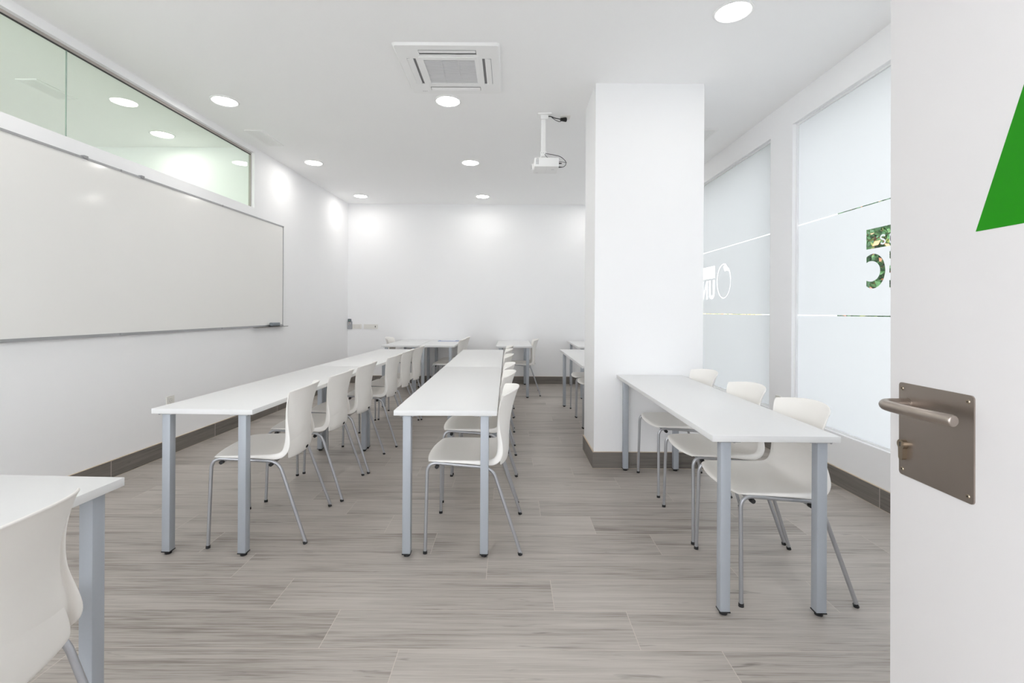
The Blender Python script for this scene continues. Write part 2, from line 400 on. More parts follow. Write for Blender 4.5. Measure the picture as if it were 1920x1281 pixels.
# ------------------------------------------------------------ street windows: clear glass, frosted film with cut-out lettering
def ring_pts(cy, cz, ry, rz, n=56): return circle(cy, cz, ry, rz, n)
def stroke(pts, wd):
    """polygon of a thick open stroke"""
    L_, R_ = [], []
    for i, p in enumerate(pts):
        a = pts[max(i - 1, 0)]; b = pts[min(i + 1, len(pts) - 1)]
        dx, dy = b[0] - a[0], b[1] - a[1]; l = math.hypot(dx, dy) or 1
        nx, ny = -dy / l * wd / 2, dx / l * wd / 2
        L_.append((p[0] + nx, p[1] + ny)); R_.append((p[0] - nx, p[1] - ny))
    return L_ + R_[::-1]
STR = [(1.215, 1.2215), (1.964, 1.970)]
def letter_C():
    cy, cz = 3.163, 1.517
    out = []
    t0 = math.acos(-(3.22 - cy) / 0.105)
    for i in range(29):
        t = -t0 + 2 * t0 * i / 28; out.append((cy - 0.105 * math.cos(t), cz + 0.115 * math.sin(t)))
    cyi = 3.18; ti = math.acos(-(3.22 - cyi) / 0.08)
    for i in range(29):
        t = ti - 2 * ti * i / 28; out.append((cyi - 0.08 * math.cos(t), cz + 0.0685 * math.sin(t)))
    return out
def letter_E():
    a, s, e = 3.024, 2.905, 2.865
    return [(e, 1.402), (a, 1.402), (a, 1.448), (s, 1.448), (s, 1.496), (a, 1.496), (a, 1.540), (s, 1.540), (s, 1.586), (a, 1.586), (a, 1.632), (e, 1.632)]
def letter_U(y0, y1, z0, z1, wd):
    cy = (y0 + y1) / 2; ro = (y1 - y0) / 2; ri = ro - wd; rz = 0.07
    out = [(y0, z1)] + [(cy - ro * math.cos(PI * i / 16), z0 + rz - rz * math.sin(PI * i / 16)) for i in range(17)] + [(y1, z1), (y1 - wd, z1)]
    out += [(cy + ri * math.cos(PI * i / 16), z0 + rz - (rz - 0.035) * math.sin(PI * i / 16)) for i in range(17)] + [(y0 + wd, z1)]
    return out
def letter_N(y0, y1, z0, z1, wd):
    # seen from inside: mirrored
    return [(y0, z0), (y0, z1), (y0 + wd, z1), (y1 - wd, z0 + 0.07), (y1 - wd, z1), (y1, z1), (y1, z0), (y1 - wd, z0), (y0 + wd, z1 - 0.07), (y0 + wd, z0)]
def s_shape(cy, cz, wy, hz):
    pts = []
    for i in range(11):
        t = math.radians(20 + 250 * i / 10); pts.append((math.cos(t) * wy / 2 * 0.9, hz * 0.25 + math.sin(t) * hz * 0.22))
    for i in range(1, 11):
        t = math.radians(90 - 250 * i / 10); pts.append((math.cos(t) * wy / 2 * 0.9, -hz * 0.25 + math.sin(t) * hz * 0.22))
    return [(cy - p[0] * -1 * -1, cz + p[1]) for p in pts]
def a_shape_strokes(y_stem, cz, wy, hz):
    # mirrored lower-case a: stem on the left (greater y)
    stem = [(y_stem, cz - hz / 2), (y_stem, cz + hz / 2)]
    bowl = [(y_stem - wy / 2 + wy / 2 * 0.9 * math.cos(t), cz + hz * 0.42 * math.sin(t)) for t in [2 * PI * i / 24 for i in range(25)]]
    return stem, bowl
def window(idx, a, b, holes_mid, islands, opening_hi=True):
    wn = struct(empty('window_%d' % idx, (XR, (a + b) / 2, WZ0)))
    off = Vector(wn.location)
    def G(y, z, t): return Vector((XR + t, y, z)) - off
    bm = bmesh.new()
    add_prism(bm, rect(a, b, WZ0, WZ1), [rect(a + 0.012, b - 0.012, WZ0 + 0.010, WZ1 - 0.014)], G, 0.030, 0.075)
    new_obj('window_frame', bm, M['whiteframe'], wn)
    bm = bmesh.new()
    bm.faces.new([bm.verts.new(G(y, z, 0.052)) for y, z in rect(a + 0.012, b - 0.012, WZ0 + 0.010, WZ1 - 0.014)])
    new_obj('glass_pane', bm, M['glass'], wn)
    bm = bmesh.new()
    zs = [WZ0 + 0.010, STR[0][0], STR[0][1], STR[1][0], STR[1][1], WZ1 - 0.014]
    for k, (z0, z1) in enumerate(((zs[0], zs[1]), (zs[2], zs[3]), (zs[4], zs[5]))):
        hs = holes_mid if k == 1 else []
        loops = [rect(a + 0.012, b - 0.012, z0, z1)] + hs
        tris = tessellate_polygon([[Vector((p[0], p[1], 0)) for p in lp] for lp in loops])
        flat = [p for lp in loops for p in lp]; V = [bm.verts.new(G(p[0], p[1], 0.046)) for p in flat]
        for t in tris: bm.faces.new([V[i] for i in t])
    for isl in islands:
        tris = tessellate_polygon([[Vector((p[0], p[1], 0)) for p in isl]])
        V = [bm.verts.new(G(p[0], p[1], 0.046)) for p in isl]
        for t in tris:
            try: bm.faces.new([V[i] for i in t])
            except ValueError: pass
    me = bpy.data.meshes.new('frosted_film'); bm.to_mesh(me); bm.free(); me.materials.append(M['film'])
    o = bpy.data.objects.new('frosted_film', me); COL.objects.link(o); o.parent = wn
    return wn
st, bw = a_shape_strokes(3.019, 1.714, 0.040, 0.060)
window(1, WIN[0][0], WIN[0][1],
       [letter_C(), letter_E(), rect(2.42, 3.222, 1.667, 1.800)],
       [stroke(s_shape(3.079, 1.716, 0.040, 0.060), 0.011), stroke(st, 0.011), stroke(bw, 0.010)])
RC = (5.378, 1.590)
window(2, WIN[1][0], WIN[1][1],
       [rect(5.61, 6.40, 1.643, 1.783), letter_U(5.615, 5.775, 1.395, 1.618, 0.045), letter_N(5.806, 5.98, 1.392, 1.615, 0.045),
        ring_pts(RC[0], RC[1], 0.174, 0.196)],
       [])
# inner disc of the ring (film) with its small clear highlight: thin ring stays clear
wn2 = bpy.data.objects['window_2']
bm = bmesh.new()
blob = [(5.385, 1.758), (5.30, 1.770), (5.262, 1.742), (5.245, 1.690), (5.30, 1.706), (5.352, 1.700), (5.372, 1.728)]
for lp in (ring_pts(RC[0], RC[1], 0.1655, 0.1875), blob):
    V = [bm.verts.new(Vector((XR + 0.046, p[0], p[1])) - Vector(wn2.location)) for p in lp]
    for i in range(len(V)): bm.edges.new((V[i], V[(i + 1) % len(V)]))
bmesh.ops.triangle_fill(bm, edges=bm.edges[:], use_beauty=True)
me = bpy.data.meshes.new('film_emblem'); bm.to_mesh(me); bm.free(); me.materials.append(M['film'])
o = bpy.data.objects.new('film_emblem', me); COL.objects.link(o); o.parent = wn2

# ------------------------------------------------------------ door leaf with handle
TILT = -0.0045
door = struct(empty('door_1', (0.7275, 0.912, 1.1)))
dang = math.atan2(0.0464, 1.0)
# local: -Y runs from the lock edge back to the hinge, +X outwards (away from the camera side), face at x=0
door.rotation_euler = (0, TILT, -dang)
box('door_leaf', 0, 0.042, -0.90, 0, -1.092, 1.005, M['door'], door, bev=0.0015)
def DP(px, py):
    """(photo pixel) -> door-face coordinates (y,z), used once to measure the fittings"""
    a = (px - 957) / FM; v = py - 583.2; x = (px - 957) + 0.0058 * v; yy = v - 0.0058 * (px - 957)
    a = x / FM; Y = 0.6852 / (a - 0.0464); Z = ZH - yy / FM * Y
    return (Y - 0.912) / math.cos(dang), Z - 1.1
y0, zt = DP(1687.9, 715.1); y1, zt2 = DP(1829.1, 744.4); _, zb = DP(1687.9, 886.1); _, zb2 = DP(1829.1, 950.5)
zt = (zt + zt2) / 2; zb = (zb + zb2) / 2
bm = bmesh.new(); add_prism(bm, rrect(y1, y0, zb, zt, 0.006), [], lambda a, b, t: Vector((t, a, b)), -0.0022, 0)
plate = new_obj('handle_plate', bm, M['steel'], door)
for py_, pz_ in ((y0 - 0.008, zt - 0.0105), (y1 + 0.010, zt - 0.0105), (y0 - 0.008, zb + 0.0105), (y1 + 0.010, zb + 0.0105)):
    bm = bmesh.new(); add_cyl(bm, (-0.0036, py_, pz_), (-0.002, py_, pz_), 0.0030, 0.0038, 20)
    add_cyl(bm, (-0.0038, py_, pz_), (-0.0030, py_, pz_), 0.0012, 0.0012, 6, 1)
    new_obj('screw', bm, [M['nickel'], M['dark']], plate, auto=40)
hy, hz = DP(1703, 757)
bm = bmesh.new()
path = smooth_path([(-0.002, hy, hz), (-0.052, hy + 0.001, hz), (-0.052, hy - 0.07, hz), (-0.040, hy - 0.142, hz)], [0.028, 0.03], 12)
add_tube(bm, path, 0.0094, 24)
bmesh.ops.bevel(bm, geom=[e for e in bm.edges if len(e.link_faces) == 2 and any(len(f.verts) > 8 for f in e.link_faces)], offset=0.003, segments=3, profile=0.5, affect='EDGES')
add_cyl(bm, (-0.0045, hy, hz), (-0.002, hy, hz), 0.0108, seg=24)
new_obj('lever_handle', bm, M['steel'], door, auto=50)
ly, lz = DP(1698, 841)
bm = bmesh.new()
prof = [(0.0085 * math.cos(t), 0.008 + 0.0085 * math.sin(t)) for t in [math.radians(-45 + 270 * i / 16) for i in range(17)]]
prof += [(-0.0055, 0.0005)]
prof += [(-0.005, -0.016)] + [(0.005 * math.cos(t), -0.016 + 0.005 * math.sin(t)) for t in [math.radians(180 + 180 * i / 8) for i in range(1, 9)]] + [(0.0055, 0.0005)]
add_prism(bm, [(ly + a, lz + b) for a, b in prof], [], lambda a, b, t: Vector((t, a, b)), -0.010, 0)
cyl = new_obj('lock_cylinder', bm, M['nickel'], door, auto=40)
bm = bmesh.new(); add_prism(bm, circle(ly, lz + 0.008, 0.0060, n=20), [], lambda a, b, t: Vector((t, a, b)), -0.0106, -0.010)
add_prism(bm, rect(ly - 0.0009, ly + 0.0009, lz + 0.004, lz + 0.012), [], lambda a, b, t: Vector((t, a, b)), -0.0110, -0.0106, 1)
new_obj('keyhole', bm, [M['nickel'], M['dark']], cyl)
g0 = DP(1831.6, 434.5); g1 = DP(1920, 168.8)
sl = (g1[1] - g0[1]) / (g1[0] - g0[0])
apex = (g0[0] - 0.15, g0[1] - 0.15 * sl)
bm = bmesh.new(); add_prism(bm, [g0, (g0[0] - 0.30, g0[1]), apex], [], lambda a, b, t: Vector((t, a, b)), -0.0006, 0)
new_obj('vinyl_triangle', bm, M['green'], door)
for k, zz in enumerate((-0.9, 0.0, 0.9)):
    bm = bmesh.new(); add_cyl(bm, (0.008, -0.905, zz - 0.05), (0.008, -0.905, zz + 0.05), 0.007); new_obj('hinge', bm, M['nickel'], door, auto=40)
bm = bmesh.new()
for x0, x1 in ((-0.36, -0.32), (0.74, 0.78)): add_box(bm, x0 + (0.02 if x0 < 0 else -0.02), x1 + (0.02 if x0 < 0 else -0.02) , Y0W - 0.13, Y0W + 0.001, 0, 2.12)
add_box(bm, -0.34, 0.76, Y0W - 0.13, Y0W + 0.001, 2.10, 2.14)
struct(new_obj('trim_1', bm, M['whiteframe']))

# ------------------------------------------------------------ ceiling fittings
def make_downlight():
    t = empty('ceiling_downlight')
    bm = bmesh.new()
    n = 48; prof = [(0.0965, -0.001), (0.0985, -0.008), (0.108, -0.0075), (0.114, -0.004), (0.115, 0.0)]
    R = [[bm.verts.new((r * math.cos(2 * PI * i / n), r * math.sin(2 * PI * i / n), z)) for i in range(n)] for r, z in prof]
    for A, B in zip(R, R[1:]):
        for i in range(n): bm.faces.new((A[i], A[(i + 1) % n], B[(i + 1) % n], B[i]))
    new_obj('trim_ring', bm, M['whiteplastic'], t, smooth=True)
    bm = bmesh.new(); add_cyl(bm, (0, 0, -0.001), (0, 0, -0.005), 0.0968, 0.0955, 48)
    new_obj('diffuser', bm, M['lamp'], t)
    return t
lights = [
    (-2.487, 4.13, 'round ceiling downlight nearest the near end of the high glass strip, above the whiteboard'),
    (-0.548, 4.104, 'round ceiling downlight right beside the far edge of the ceiling air conditioner'),
    (-2.425, 5.848, 'round ceiling downlight in the left row just past the end of the high glass strip'),
    (-0.498, 5.81, 'round ceiling downlight midway between the air conditioner and the back wall, left of the projector'),
    (-2.38, 7.54, 'smallest-looking ceiling downlight in the back left corner of the room'),
    (-0.449, 7.52, 'small-looking ceiling downlight close to the middle of the back wall'),
    (1.328, 2.86, 'largest-looking ceiling downlight, alone in front of the white pillar at the top of the photo'),
    (-3.61, 4.93, 'round downlight in the next room seen through the high green-tinted glass'),
    (-2.53, 2.42, 'round downlight over the near end of the whiteboard'),
    (-0.55, 2.42, 'round downlight over the near end of the middle desk row'),
    (1.35, 5.83, 'round downlight behind the white pillar'),
    (1.33, 7.53, 'round downlight in the back right corner behind the pillar'),
    (-2.55, 0.7, 'round downlight over the foreground desk'),
    (-5.6, 4.93, 'round downlight at the far side of the next room'), (-3.61, 2.2, 'round downlight at the near end of the next room'), (-5.6, 2.2, 'round downlight in the near far corner of the next room'),
    (-0.2, -1.0, 'round downlight in the corridor behind the doorway'), (1.33, 0.9, 'round downlight above the open door'),
]
dl = make_downlight()
for i, (x, y, lab) in enumerate(lights):
    o = dl if i == 0 else copy_tree(dl)
    o.location = (x, y, CEIL); tag(o, lab, 'ceiling light', 'round LED downlights in the ceiling')

def make_vent(L_, W_):
    t = empty('ceiling_vent')
    bm = bmesh.new()
    add_prism(bm, rrect(-W_ / 2, W_ / 2, -L_ / 2, L_ / 2, 0.003, 2), [rect(-W_ / 2 + 0.024, W_ / 2 - 0.024, -L_ / 2 + 0.024, L_ / 2 - 0.024)], lambda a, b, c: Vector((a, b, c)), -0.008, 0)
    new_obj('frame', bm, M['whiteplastic'], t)
    bm = bmesh.new()
    bmx = W_ / 2 - 0.024; n = 9
    for k in range(n):
        x = -bmx + (k + 0.5) * 2 * bmx / n
        add_box(bm, x - 0.0058, x + 0.0058, -L_ / 2 + 0.024, L_ / 2 - 0.024, -0.007, -0.005)
    for yy in (-L_ / 2 + 0.035, L_ / 2 - 0.035): add_box(bm, -bmx, bmx, yy - 0.001, yy + 0.001, -0.006, -0.001)
    new_obj('slats', bm, M['whiteplastic'], t)
    bm = bmesh.new(); add_box(bm, -bmx, bmx, -L_ / 2 + 0.024, L_ / 2 - 0.024, -0.002, 0.0)
    new_obj('backing', bm, M['palegrey'], t)
    return t
vt = make_vent(0.45, 0.185)
vents = [(-2.598, 5.02, 'white slatted ceiling vent near the left wall beyond the high glass strip', 0.0),
         (1.955, 4.93, 'white slatted ceiling vent half hidden behind the right side of the pillar', 0.0),
         (-3.825, 3.93, 'slatted ceiling vent in the next room seen through the high green-tinted glass', 0.0)]
for i, (x, y, lab, rz) in enumerate(vents):
    o = vt if i == 0 else copy_tree(vt); o.location = (x, y, CEIL); o.rotation_euler = (0, 0, rz); tag(o, lab, 'air vent', 'slatted ceiling vents')
bpy.data.objects['ceiling_vent.002'].scale = (0.93, 0.80, 1)

# ceiling cassette air conditioner
ac = empty('air_conditioner', (-0.448, 3.572, CEIL))
tag(ac, 'square white cassette air conditioner with grey intake grille set in the ceiling', 'air conditioner')
H = 0.356
bm = bmesh.new()
slots = [rect(-0.20, 0.20, -0.300, -0.236), rect(-0.20, 0.20, 0.236, 0.300), rect(-0.300, -0.236, -0.19, 0.19), rect(0.236, 0.300, -0.19, 0.19)]
hole = rect(-0.182, 0.182, -0.175, 0.175)
P3 = lambda a, b, c: Vector((a, b, c))
add_prism(bm, rrect(-H, H, -H, H, 0.02, 4), slots + [hole], P3, -0.018, -0.012)
# sloping rim
n = 4
ro, ri = rrect(-H, H, -H, H, 0.02, n), rrect(-H - 0.012, H + 0.012, -H - 0.012, H + 0.012, 0.026, n)
A = [bm.verts.new((x, y, -0.018)) for x, y in ro]; B = [bm.verts.new((x, y, -0.001)) for x, y in ri]
for i in range(len(A)): bm.faces.new((A[i], A[(i + 1) % len(A)], B[(i + 1) % len(B)], B[i]))
new_obj('panel', bm, M['whiteplastic'], ac)
bm = bmesh.new(); add_box(bm, -0.34, 0.34, -0.34, 0.34, -0.006, -0.001); new_obj('inner_housing', bm, M['midgrey'], ac)
bm = bmesh.new(); add_prism(bm, rrect(-0.214, 0.214, -0.212, 0.212, 0.01, 3), [hole], P3, -0.0215, -0.018)
gf = new_obj('grille_frame', bm, M['whiteplastic'], ac)
bm = bmesh.new()
for k in range(30):
    yy = -0.175 + (k + 0.5) * 0.35 / 30
    add_box(bm, -0.182, 0.182, yy - 0.0042, yy + 0.0026, -0.0185, -0.0165)
for xx in (-0.061, 0.061): add_box(bm, xx - 0.002, xx + 0.002, -0.175, 0.175, -0.0205, -0.0165)
new_obj('intake_grille', bm, M['palegrey'], ac)
bm = bmesh.new(); add_box(bm, -0.182, 0.182, -0.175, 0.175, -0.014, -0.012); new_obj('filter', bm, M['palegrey'], ac)
for ang in range(4):
    bm = bmesh.new()
    hl = 0.196 if ang % 2 == 0 else 0.186
    pr = [(-0.298, -0.0205), (-0.290, -0.0225), (-0.262, -0.0185), (-0.255, -0.013), (-0.262, -0.015), (-0.295, -0.0175)]
    add_prism(bm, pr, [], lambda a, b, c: Vector((c, a, b)), -hl, hl)
    bmesh.ops.rotate(bm, verts=bm.verts, cent=(0, 0, 0), matrix=Matrix.Rotation(ang * PI / 2, 3, 'Z'))
    new_obj('air_louver', bm, M['whiteplastic'], ac)
bm = bmesh.new()
for k in range(3): add_box(bm, -0.275 + k * 0.014, -0.266 + k * 0.014, 0.31, 0.314, -0.0186, -0.018)
new_obj('indicator', bm, M['midgrey'], ac)

# projector on a ceiling pole
pj = empty('projector', (0.295, 4.38, CEIL))
tag(pj, 'white projector hanging on a pole from the ceiling left of the pillar', 'projector')
def PJ(x, y, z): return (x - 0.295, y - 4.38, z - CEIL)
def pjbox(name, x0, x1, y0, y1, z0, z1, m, bev=0.0, parent=None):
    a = PJ(x0, y0, z0); b = PJ(x1, y1, z1)
    return box(name, a[0], b[0], a[1], b[1], a[2], b[2], m, parent or pj, bev)
pjbox('ceiling_plate', 0.24, 0.365, 4.33, 4.43, CEIL - 0.014, CEIL - 0.0, M['whiteplastic'], 0.003)
pjbox('ceiling_plate', 0.268, 0.336, 4.35, 4.41, CEIL - 0.05, CEIL - 0.014, M['whiteplastic'], 0.003)
bm = bmesh.new(); add_box(bm, -0.022, 0.020, -0.018, 0.018, 2.70 - CEIL, -0.05, 0.004)
for k in range(2): add_cyl(bm, (-0.012 + k * 0.028, -0.019, -0.04), (-0.012 + k * 0.028, -0.018, -0.04), 0.003, seg=10, mi=1)
for zz in (-0.09, -0.2, -0.3): add_cyl(bm, (-0.0225, -0.006, zz), (-0.021, -0.006, zz), 0.003, seg=10, mi=1)
new_obj('pole', bm, [M['whiteplastic'], M['midgrey']], pj)
bm = bmesh.new()
add_box(bm, -0.028, 0.028, -0.03, 0.03, 2.655 - CEIL, 2.70 - CEIL, 0.003)
add_box(bm, -0.045, 0.045, -0.045, 0.045, 2.618 - CEIL, 2.624 - CEIL, 0.001)
for sx in (-1, 1):
    for sy in (-1, 1): add_cyl(bm, (sx * 0.02, sy * 0.02, 2.66 - CEIL), (sx * 0.042, sy * 0.042, 2.62 - CEIL), 0.004, seg=8)
for k in range(3): add_cyl(bm, (-0.018 + 0.018 * k, -0.031, 2.685 - CEIL), (-0.018 + 0.018 * k, -0.029, 2.685 - CEIL), 0.003, seg=10, mi=1)
new_obj('bracket', bm, [M['whiteplastic'], M['midgrey']], pj)
body = pjbox('body', 0.208, 0.427, 4.262, 4.49, 2.533, 2.614, M['whiteplastic'], 0.006)
bm = bmesh.new()
for r in range(4):
    for c in range(3):
        x = 0.222 + c * 0.0085; z = 2.592 - r * 0.011
        a = PJ(x, 4.2615, z - 0.0035); b = PJ(x + 0.0065, 4.2625, z + 0.0035); add_box(bm, a[0], b[0], a[1], b[1], a[2], b[2])
a = PJ(0.224, 4.2615, 2.602); b = PJ(0.246, 4.2625, 2.607); add_box(bm, a[0], b[0], a[1], b[1], a[2], b[2])
new_obj('air_vent', bm, M['midgrey'], body)
bm = bmesh.new(); add_cyl(bm, PJ(0.208, 4.42, 2.575), PJ(0.190, 4.42, 2.575), 0.026, 0.028, 28)
add_cyl(bm, PJ(0.1905, 4.42, 2.575), PJ(0.1885, 4.42, 2.575), 0.020, 0.020, 28, 1)
new_obj('lens', bm, [M['whiteplastic'], M['dark']], body, auto=40)
bm = bmesh.new()
for x0, x1, yy0, yy1 in ((0.215, 0.32, 4.27, 4.272), (0.3195, 0.321, 4.27, 4.47), (0.225, 0.25, 4.45, 4.462), (0.365, 0.39, 4.34, 4.36)):
    a = PJ(x0, yy0, 2.5325); b = PJ(x1, yy1, 2.533); add_box(bm, a[0], b[0], a[1], b[1], a[2] , b[2] + 0.0001)
new_obj('underside_marking', bm, M['palegrey'], body)
def cable(name, pts, r, parent):
    P = [Vector(PJ(*p)) for p in pts]; out = []
    for i in range(len(P) - 1):
        p0, p1, p2, p3 = P[max(i - 1, 0)], P[i], P[i + 1], P[min(i + 2, len(P) - 1)]
        for k in range(8):
            t = k / 8
            out.append(0.5 * ((2 * p1) + (p2 - p0) * t + (2 * p0 - 5 * p1 + 4 * p2 - p3) * t * t + (3 * p1 - p0 - 3 * p2 + p3) * t ** 3))
    out.append(P[-1]); bm = bmesh.new(); add_tube(bm, out, r, 8)
    return new_obj(name, bm, M['black'], parent, smooth=True)
cable('signal_cable', [(0.305, 4.36, 2.682), (0.335, 4.33, 2.668), (0.39, 4.32, 2.655), (0.445, 4.32, 2.64), (0.488, 4.31, 2.60), (0.492, 4.30, 2.565), (0.476, 4.29, 2.543), (0.452, 4.29, 2.535), (0.427, 4.29, 2.536)], 0.0028, pj)
cable('power_cable', [(0.305, 4.36, 2.680), (0.312, 4.33, 2.652), (0.325, 4.31, 2.630), (0.345, 4.31, 2.612)], 0.0024, pj)
cable('power_cable', [(0.427, 4.29, 2.585), (0.46, 4.29, 2.583), (0.50, 4.30, 2.580)], 0.0022, pj)
for z in (2.5705, 2.536):
    bm = bmesh.new(); add_cyl(bm, PJ(0.427, 4.29, z), PJ(0.455, 4.29, z), 0.006, 0.0035, 12)
    new_obj('plug', bm, M['black'], pj, auto=40)
cable('power_cable', [(0.340, 4.36, 3.022), (0.36, 4.34, 3.012), (0.395, 4.34, 2.998), (0.43, 4.37, 3.004), (0.475, 4.42, 3.016)], 0.0045, pj)
cable('power_cable', [(0.365, 4.345, 3.008), (0.40, 4.35, 2.985), (0.44, 4.38, 2.982), (0.458, 4.41, 3.0), (0.47, 4.42, 3.014)], 0.003, pj)
bm = bmesh.new(); add_cyl(bm, PJ(0.455, 4.405, 3.012), PJ(0.505, 4.43, 3.020), 0.013, 0.020, 16)
new_obj('plug', bm, M['black'], pj, auto=40)

# ------------------------------------------------------------ sockets and wall devices
def make_socket(name, gangs, w1=0.078, h=0.078, dark_port=None, blank=()):
    """faceplate in local XZ plane, facing -Y"""
    t = empty(name); wd = w1 * gangs
    bm = bmesh.new(); add_prism(bm, rrect(-wd / 2, wd / 2, -h / 2, h / 2, 0.004, 3), [], lambda a, b, c: Vector((a, c, b)), -0.009, 0)
    new_obj('faceplate', bm, M['socket'], t)
    for g in range(gangs):
        cx = -wd / 2 + w1 * (g + 0.5)
        bm = bmesh.new()
        if g in blank:
            add_prism(bm, rrect(cx - 0.024, cx + 0.024, -0.024, 0.024, 0.002, 2), [], lambda a, b, c: Vector((a, c, b)), -0.0105, -0.009)
            if dark_port == g: add_prism(bm, rect(cx - 0.006, cx + 0.006, -0.014, 0.014), [], lambda a, b, c: Vector((a, c, b)), -0.0115, -0.0105, 1)
            new_obj('data_port' if dark_port == g else 'cover_insert', bm, [M['socket'], M['dark']], t)
        else:
            add_prism(bm, rrect(cx - 0.026, cx + 0.026, -0.026, 0.026, 0.002, 2), [circle(cx, 0, 0.020, n=28)], lambda a, b, c: Vector((a, c, b)), -0.011, -0.009)
            add_prism(bm, circle(cx, 0, 0.020, n=28), [], lambda a, b, c: Vector((a, c, b)), -0.0095, -0.009, 0)
            for dx in (-0.0095, 0.0095): add_prism(bm, circle(cx + dx, 0, 0.0028, n=12), [], lambda a, b, c: Vector((a, c, b)), -0.0099, -0.0095, 1)
            for dz in (-0.018, 0.018): add_prism(bm, rect(cx - 0.003, cx + 0.003, dz - 0.0015, dz + 0.0015), [], lambda a, b, c: Vector((a, c, b)), -0.0108, -0.0095, 1)
            new_obj('outlet', bm, [M['socket'], M['midgrey']], t)
    return t
o = make_socket('wall_socket', 1, 0.086, 0.086); o.location = (XL(4.056), 4.056, 0.456); o.rotation_euler = (0, 0, PI / 2 - 0.0333)
tag(o, 'single power socket low on the left wall, above the near corner of the left desk', 'socket')
o = make_socket('wall_socket', 1, 0.086, 0.086); o.location = (XR, 4.175, 0.465); o.rotation_euler = (0, 0, -PI / 2)
tag(o, 'single power socket on the pier between the two street windows', 'socket')
o = make_socket('wall_socket', 2, 0.0785, 0.078); o.location = (-2.6015, YB, 0.960)
tag(o, 'double power socket on the back wall beside the remote control', 'socket')
o = make_socket('wall_switch_panel', 3, 0.078, 0.078, dark_port=2, blank=(0, 1, 2)); o.location = (-2.367, YB, 0.960)
tag(o, 'three-module cream faceplate with a black port on the back wall', 'faceplate')
o = make_socket('ceiling_socket', 1, 0.092, 0.085); o.location = (0.497, 4.43, CEIL); o.rotation_euler = (PI / 2, 0, 0)
o.rotation_euler = (-PI / 2 + PI, 0, 0)
tag(o, 'square ceiling power socket with a black plug beside the projector mount', 'socket')

rm = empty('remote_control', (-2.7215, YB, 1.003)); tag(rm, 'grey remote control with dark screen in a wall holder in the back left corner', 'remote control')
bm = bmesh.new(); add_prism(bm, rrect(-0.038, 0.038, -0.088, 0.045, 0.008, 4), [], lambda a, b, c: Vector((a, c, b)), -0.014, 0); new_obj('wall_holder', bm, M['remote'], rm)
bm = bmesh.new(); add_prism(bm, rrect(-0.029, 0.029, -0.075, 0.088, 0.009, 4), [], lambda a, b, c: Vector((a, c, b)), -0.026, -0.014); rb = new_obj('remote_body', bm, M['remote'], rm)
bm = bmesh.new(); add_prism(bm, rrect(-0.026, 0.026, 0.034, 0.085, 0.006, 3), [], lambda a, b, c: Vector((a, c, b)), -0.0285, -0.026)
add_prism(bm, rect(-0.016, 0.016, 0.045, 0.072), [], lambda a, b, c: Vector((a, c, b)), -0.0290, -0.0285, 1); new_obj('display', bm, [mat('dark_bezel', srgb(66, 70, 76), 0.4, noise=0.02), M['screen']], rb)
for cx, cz, r, c in ((0, 0.024, 0.0065, (196, 120, 70)), (-0.016, 0.010, 0.006, (196, 200, 130)), (0.016, 0.010, 0.006, (225, 222, 205)), (0, -0.004, 0.005, (90, 90, 95)), (-0.016, -0.016, 0.0055, (205, 165, 130)), (0.014, -0.018, 0.0055, (110, 116, 120)), (-0.012, -0.032, 0.006, (100, 105, 110)), (0.012, -0.034, 0.006, (100, 105, 110)), (0.0, -0.060, 0.006, (140, 142, 140))):
    bm = bmesh.new(); add_prism(bm, circle(cx, cz, r, r * 0.8, n=14), [], lambda a, b, cc: Vector((a, cc, b)), -0.0275, -0.026)
    new_obj('button', bm, mat('button_colour', srgb(*c), 0.5, noise=0.01), rb)

# ------------------------------------------------------------ whiteboard
wb = empty('whiteboard'); wb.matrix_world = Matrix.Translation(LW(5.90 * kS, 1.045, 0)) @ Matrix.Rotation(-0.0333, 4, 'Z')
tag(wb, 'long glossy whiteboard in thin aluminium frame on the left wall', 'whiteboard')
LB, HB = 4.0, 1.225
# local: -Y along the wall towards the camera, +X into the room
def Q(a, b, t): return Vector((t, a, b))
bm = bmesh.new(); add_prism(bm, rect(-LB + 0.01, -0.008, 0.01, HB - 0.01), [], Q, 0.004, 0.0165); new_obj('writing_surface', bm, M['board'], wb)
bm = bmesh.new(); add_prism(bm, rect(-LB, 0, -0.006, HB), [rect(-LB + 0.014, -0.007, 0.014, HB - 0.014)], Q, 0.0, 0.022); new_obj('frame', bm, M['alu'], wb)
bm = bmesh.new()
add_prism(bm, [(0.0, 0.004), (0.026, -0.001), (0.066, -0.001), (0.071, 0.006), (0.0695, 0.007), (0.065, 0.0015), (0.026, 0.0015), (0.0, 0.008)], [], lambda a, b, c: Vector((a, c, b - 0.012)), -0.62, 0.035)
new_obj('pen_tray', bm, M['alu'], wb)
for a in (-0.004, -LB + 0.004):
    for b in (HB - 0.004, 0.002):
        bm = bmesh.new(); add_box(bm, 0, 0.025, a - 0.012, a + 0.007, b - 0.010, b + 0.006, 0.003); new_obj('corner_cap', bm, M['midgrey'], wb)
def wall_y(u, t=0.02):
    a = (u - 957 - 1.2) / FM; return (XL(0) + t) / (a - 0.0333)
for u in (159, 266):
    yy = (wall_y(u) - 5.90)
    bm = bmesh.new(); add_box(bm, 0.0, 0.030, yy - 0.016, yy + 0.016, HB - 0.012, HB + 0.010, 0.003); new_obj('clip', bm, M['midgrey'], wb)
for u in (226.5, 417.5):
    yy = (wall_y(u) - 5.90)
    for b in (HB - 0.006, 0.006):
        bm = bmesh.new(); add_box(bm, 0.0, 0.0245, yy - 0.005, yy + 0.005, b - 0.007, b + 0.007, 0.001); new_obj('screw_cover', bm, M['midgrey'], wb)
